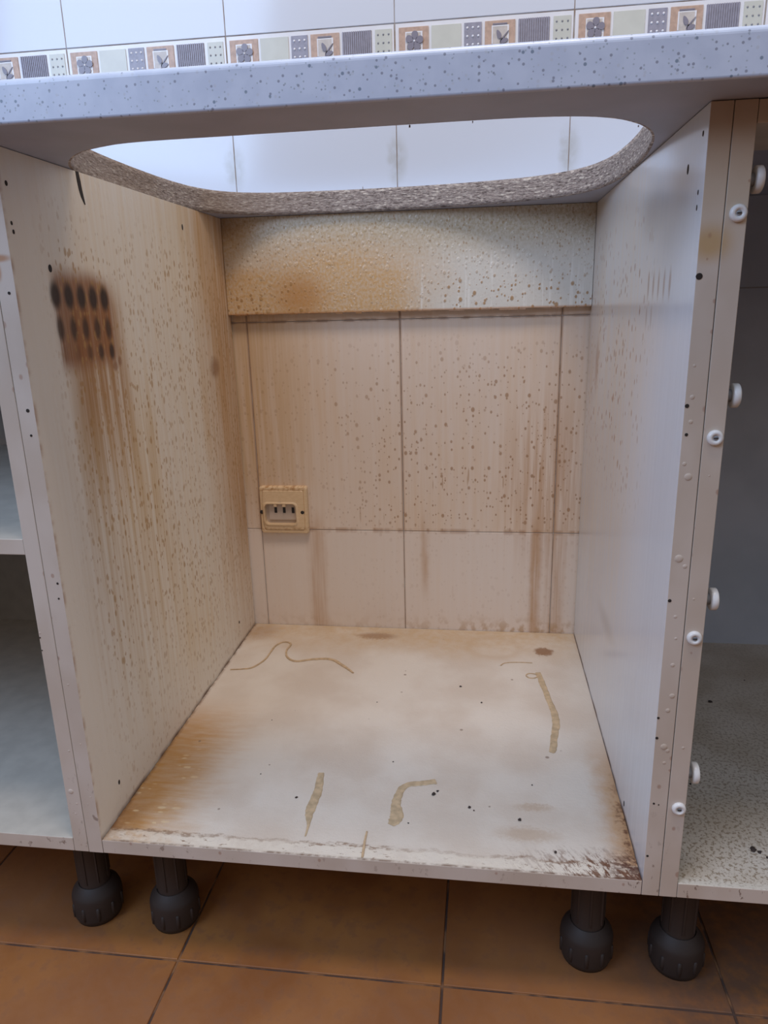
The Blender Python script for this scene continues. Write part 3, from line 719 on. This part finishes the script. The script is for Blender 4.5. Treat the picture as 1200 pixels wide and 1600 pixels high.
b = MB(); b.box((LX, 0.001, 0.3275), (-2 * T - 0.0006, 0.50, 0.3435), 'lam', {'-y': 'edge_b'}); b.build('shelf', lc, 0.0006)
b = MB(); b.box((LX, DR - 0.003, 0), (-2 * T, DR, H - 0.0005), 'backl'); b.build('back_panel', lc)
for x in (-0.057, LX + 0.05):
    for y in (0.062, 0.50): leg(lc, x, y)

# right unit
rc = thing('base_cabinet', (0.90, 0.28, FL), 'open base cabinet with speckled floor and white rollers, right of the sink cabinet', 'cabinet')
RX = 1.18; x0 = W + 2 * T
b = MB(); b.box((W + T + 0.0003, 0, -T), (x0, DR + 0.013, H - 0.0005), 'lam', {'-y': 'edge_b'})
crust(b, 0.0, [(0.5935, 0.152, 0.0016), (0.5925, 0.41, 0.0010), (0.5900, 0.30, 0.0012)], 'edge_b')
rsp = b.build('side_panel', rc, 0.0005)
b = MB(); b.box((RX, 0, -T), (RX + T, DR + 0.013, H - 0.0005), 'lam', {'-y': 'edge_b'}); b.build('side_panel', rc, 0.0005)
b = MB(); b.box((x0 + 0.0004, 0, -T), (RX, DR, 0), 'lam', {'-y': 'edge_a', '+z': 'speck'}); b.build('bottom_panel', rc, 0.0006)
b = MB(); b.box((x0 + 0.0004, 0, H - 0.0165), (RX, 0.11, H - 0.0008), 'lam', {'-y': 'edge_b'}); b.build('top_rail', rc, 0.0005)
b = MB(); b.box((x0, DR - 0.003, 0), (RX, DR, H - 0.0005), 'backp'); b.build('back_panel', rc)
for x in (0.626, RX - 0.05):
    for y in (0.062, 0.50): leg(rc, x, y)
for x, z in ((0.5944, 0.6125), (0.5940, 0.442), (0.5935, 0.2635), (0.5950, 0.0865)):
    c = MB(); r = 0.0062
    c.lathe((x, 0, z), (0, -1, 0), [(r * 1.04, -0.0003), (r * 1.04, 0.0012), (r, 0.0024), (r * 0.82, 0.0034), (r * 0.52, 0.0036), (r * 0.44, 0.0026), (0, 0.0024)], 'white', 24)
    cap = c.build('screw_cap', rsp); cap['label'] = 'white plastic screw cap'
    d = MB(); d.lathe((x, -0.0025, z), (0, -1, 0), [(r * 0.36, -0.0002), (r * 0.30, 0.0005), (0, 0.0002)], 'grey', 12)
    d.box((x - r * 0.28, -0.0032, z - 0.0004), (x + r * 0.28, -0.0027, z + 0.0004), 'hole')
    # the recess belongs to the cap
    for v in d.v: c.v.append(v)
    off = len(c.v) - len(d.v)
    bpy.data.objects.remove(cap)
    for f, mi, s_ in zip(d.f, d.mi, d.smooth): c.face(tuple(off + i for i in f), d.ms[mi], s_)
    cap = c.build('screw_cap', rsp); cap['label'] = 'white plastic screw cap'
for z in (0.637, 0.4745, 0.2955, 0.1175):
    c = MB(); yy = 0.013; r = 0.0100
    c.lathe((x0, yy, z), (1, 0, 0), [(r * 0.5, -0.0002), (r * 0.5, 0.0062), (0, 0.0062)], 'grey', 20)
    c.box((x0 - 0.0001, yy - 0.005, z - 0.0085), (x0 + 0.0012, 0.50, z + 0.0085), 'grey')
    c.lathe((x0 + 0.0056, yy, z), (1, 0, 0), [(0, 0), (r * 0.88, 0), (r, 0.0008), (r, 0.0052), (r * 0.9, 0.0060), (r * 0.4, 0.0062), (0, 0.0062)], 'white', 28)
    o = c.build('runner_roller', rsp); o['label'] = 'white plastic runner roller on its grey rail'

# ------------------------------------------------------------------ socket on the tiled wall
def build_socket():
    t = thing('wall_socket', (0.070, DW, 0.2185), 'yellowed cream three-slot wall socket at the lower left of the tiled back wall', 'socket')
    x0, x1, z0, z1 = 0.0275, 0.1115, 0.1765, 0.2600; y = DW
    def rr(xa, xb, za, zb, r, n=5):
        p = []
        for cx, cz, a0 in ((xb - r, zb - r, 0), (xa + r, zb - r, 90), (xa + r, za + r, 180), (xb - r, za + r, 270)):
            for k in range(n + 1): a = math.radians(a0 + 90 * k / n); p.append((cx + r * math.cos(a), cz + r * math.sin(a)))
        return p
    def loft(b, loops, k, cap_last=True):
        n = len(loops[0][0]); o = len(b.v)
        for pts, yy in loops: b.v += [(u, yy, v) for u, v in pts]
        for r in range(len(loops) - 1):
            for i in range(n): j = (i + 1) % n; b.face((o + r * n + i, o + r * n + j, o + (r + 1) * n + j, o + (r + 1) * n + i), k)
        if cap_last: b.face(tuple(o + (len(loops) - 1) * n + i for i in range(n)), k)
    # recess opening
    a0, a1, c0, c1 = 0.0362, 0.0915, 0.1935, 0.2300
    b = MB()
    O = lambda d, r: rr(x0 + d, x1 - d, z0 + d, z1 - d, r)
    I = lambda d, r: rr(a0 + d, a1 - d, c0 + d, c1 - d, r)
    loft(b, [(O(0, .004), y), (O(0, .004), y - 0.0075), (O(0.0015, .004), y - 0.0100), (O(0.005, .004), y - 0.0105), (O(0.0062, .003), y - 0.0095), (O(0.0075, .003), y - 0.0112),
             (I(-0.0035, .008), y - 0.0118), (I(-0.0014, .0075), y - 0.0132), (I(0, .007), y - 0.0132), (I(0.0004, .0065), y - 0.0030)], 'socket', False)
    b.build('frame', t)
    c = MB(); c.box((a0, y - 0.0036, c0), (a1, y - 0.0010, c1), 'recess')
    c.box((a0 + 0.006, y - 0.0060, c0 + 0.0065), (a1 - 0.0004, y - 0.0030, c1 - 0.002), 'recess')
    for xx in (0.0525, 0.0680): c.box((xx, y - 0.0125, c1 - 0.0050), (xx + 0.0055, y - 0.003, c1 + 0.0005), 'socket')
    c.build('recess_insert', t, 0.0004)
    for xx in (0.0545, 0.0695, 0.0850):
        s = MB(); s.box((xx - 0.0025, y - 0.0064, 0.2125), (xx + 0.0022, y - 0.0058, 0.2225), 'slot'); s.build('slot', t)
    for xx in (0.0305, 0.1020):
        s = MB(); s.lathe((xx, y - 0.0100, 0.2150), (0, -1, 0), [(0.0034, -0.0012), (0.0034, 0.0012), (0.0022, 0.0018), (0, 0.0014)], 'hole', 12); s.build('screw', t)
    s = MB(); s.box((0.060, y - 0.0123, 0.2325), (0.0665, y - 0.0112, 0.2336), 'recess'); s.build('marking', t)
build_socket()

# ------------------------------------------------------------------ dried strips on the cabinet floor
def strip(name, pts, label, cat, key, group=None, th=0.0007, close=False):
    """pts: x, y, half width; a flat ribbon with thickness and wobbling edges"""
    P_ = []
    n = len(pts)
    for i in range(n - 1):
        a = pts[max(i - 1, 0)]; p = pts[i]; q = pts[i + 1]; d = pts[min(i + 2, n - 1)]
        for j in range(6):
            t = j / 6
            P_.append([0.5 * (2 * p[k] + (q[k] - a[k]) * t + (2 * a[k] - 5 * p[k] + 4 * q[k] - d[k]) * t * t + (3 * p[k] - a[k] - 3 * q[k] + d[k]) * t ** 3) for k in range(3)])
    P_.append(list(pts[-1])); r = random.Random(len(pts) * 7); b = MB(); L = []
    for i, (x, y, wd) in enumerate(P_):
        a = Vector(P_[max(i - 1, 0)][:2]); c = Vector(P_[min(i + 1, len(P_) - 1)][:2]); d = (c - a).normalized(); nn = Vector((-d.y, d.x))
        w1 = max(wd * (1 + r.uniform(-.12, .12)), 0.0003); w2 = max(wd * (1 + r.uniform(-.12, .12)), 0.0003)
        o = len(b.v)
        for off, z in ((w1, 0.0002), (w1 * .8, th), (-w2 * .8, th), (-w2, 0.0002)): b.v.append((x + nn.x * off, y + nn.y * off, z))
        L.append(o)
    for o, p in zip(L, L[1:]):
        for k in range(4): j = (k + 1) % 4; b.face((o + k, o + j, p + j, p + k), key)
    b.face(tuple(L[0] + k for k in range(4)), key); b.face(tuple(L[-1] + 3 - k for k in range(4)), key)
    ob = b.build(name); set_origin(ob, (P_[len(P_) // 2][0], P_[len(P_) // 2][1], 0)); tag(ob, label, cat, group)
GR = 'dried residue strips on the cabinet floor'
strip('adhesive_strip', [(0.2145, 0.139, .0040), (0.2165, 0.118, .0048), (0.2180, 0.100, .0052), (0.2165, 0.078, .0058), (0.2170, 0.062, .0045), (0.2200, 0.045, .0016), (0.2205, 0.028, .0009)],
      'straight tan dried adhesive strip near the front edge, left of the bent one', 'adhesive strip', 'glue', GR)
strip('adhesive_strip', [(0.3560, 0.136, .0050), (0.3400, 0.131, .0046), (0.3240, 0.127, .0044), (0.3165, 0.118, .0046), (0.3130, 0.100, .0050), (0.3130, 0.086, .0060), (0.3160, 0.073, .0078), (0.3145, 0.062, .0070), (0.3110, 0.055, .0040)],
      'bent tan dried adhesive strip shaped like a hook near the front edge', 'adhesive strip', 'glue', GR)
strip('adhesive_strip', [(0.4965, 0.418, .0040), (0.5010, 0.385, .0046), (0.5055, 0.345, .0042), (0.5110, 0.300, .0050), (0.5105, 0.275, .0052), (0.5055, 0.245, .0046), (0.5010, 0.215, .0046), (0.498, 0.208, .0030)],
      'long narrow tan adhesive strip along the right side of the cabinet floor', 'adhesive strip', 'glue', GR)
strip('sealant_thread', [(0.013, 0.386, 0.0006), (0.033, 0.39, 0.0008), (0.047, 0.397, 0.0012), (0.059, 0.426, 0.0013), (0.062, 0.472, 0.0014), (0.073, 0.49, 0.0014), (0.087, 0.484, 0.0016), (0.086, 0.458, 0.0016), (0.094, 0.435, 0.0018), (0.112, 0.423, 0.002), (0.138, 0.432, 0.0022), (0.167, 0.434, 0.0026), (0.19, 0.415, 0.0026), (0.211, 0.392, 0.0012)],
      'wavy s-shaped tan thread of sealant at the rear left of the cabinet floor', 'sealant', 'thread', GR, 0.0018)
strip('sealant_thread', [(0.496, 0.405, .0008), (0.490, 0.400, .0008), (0.482, 0.400, .0008), (0.478, 0.407, .0008), (0.482, 0.413, .0008), (0.490, 0.413, .0008), (0.498, 0.408, .0009)],
      'tiny looped thread beside the long adhesive strip on the right', 'sealant', 'thread', GR, 0.0012)
strip('sealant_thread', [(0.440, 0.436, .0012), (0.447, 0.445, .0008), (0.465, 0.449, .0008), (0.490, 0.449, .0008)],
      'thin brownish sealant line behind the small loop at the rear right', 'sealant', 'thread', GR, 0.0010)
strip('sealant_thread', [(0.2862, 0.042, .0010), (0.2862, 0.030, .0012), (0.2868, 0.014, .0014), (0.2872, 0.003, .0012)],
      'short tan drip reaching the front edge of the cabinet floor', 'sealant', 'thread', GR, 0.0010)

def crumbs(name, spots, label):
    b = MB(); r = random.Random(5)
    for x, y, s in spots:
        b.lathe((x, y, 0.0), (0, 0, 1), [(s * 0.8, 0.0), (s, s * 0.3), (s * 0.5, s * 0.7), (0, s * 0.8)], 'crumb', 6, False)
        for v in range(len(b.v) - 19, len(b.v)):
            q = b.v[v]; b.v[v] = (q[0] + r.uniform(-s, s) * .35, q[1] + r.uniform(-s, s) * .5, max(q[2], 0.0001))
    o = b.build(name); o['kind'] = 'stuff'; o['label'] = label; o['category'] = 'crumbs'
crumbs('crumbs', [(0.379, 0.365, .0018), (0.410, 0.322, .0013), (0.355, 0.112, .0026), (0.359, 0.118, .0016), (0.195, 0.090, .0017), (0.397, 0.093, .0018), (0.452, 0.077, .0021), (0.30, 0.17, .0010), (0.14, 0.13, .001),
                  (0.402, 0.088, .0010), (0.26, 0.31, .0008), (0.12, 0.25, .0008), (0.47, 0.14, .0010), (0.487, 0.031, .0016), (0.33, 0.06, .001)], 'dark crumbs scattered over the sink cabinet floor')
crumbs('crumbs', [(0.7320, 0.352, .0028), (0.745, 0.135, .0030), (0.690, 0.055, .0034), (0.695, 0.052, .0022), (0.640, 0.262, .0012), (0.655, 0.16, .0014), (0.80, 0.42, .0012), (0.70, 0.045, .0014)], 'dark crumbs lying on the speckled right cabinet floor')
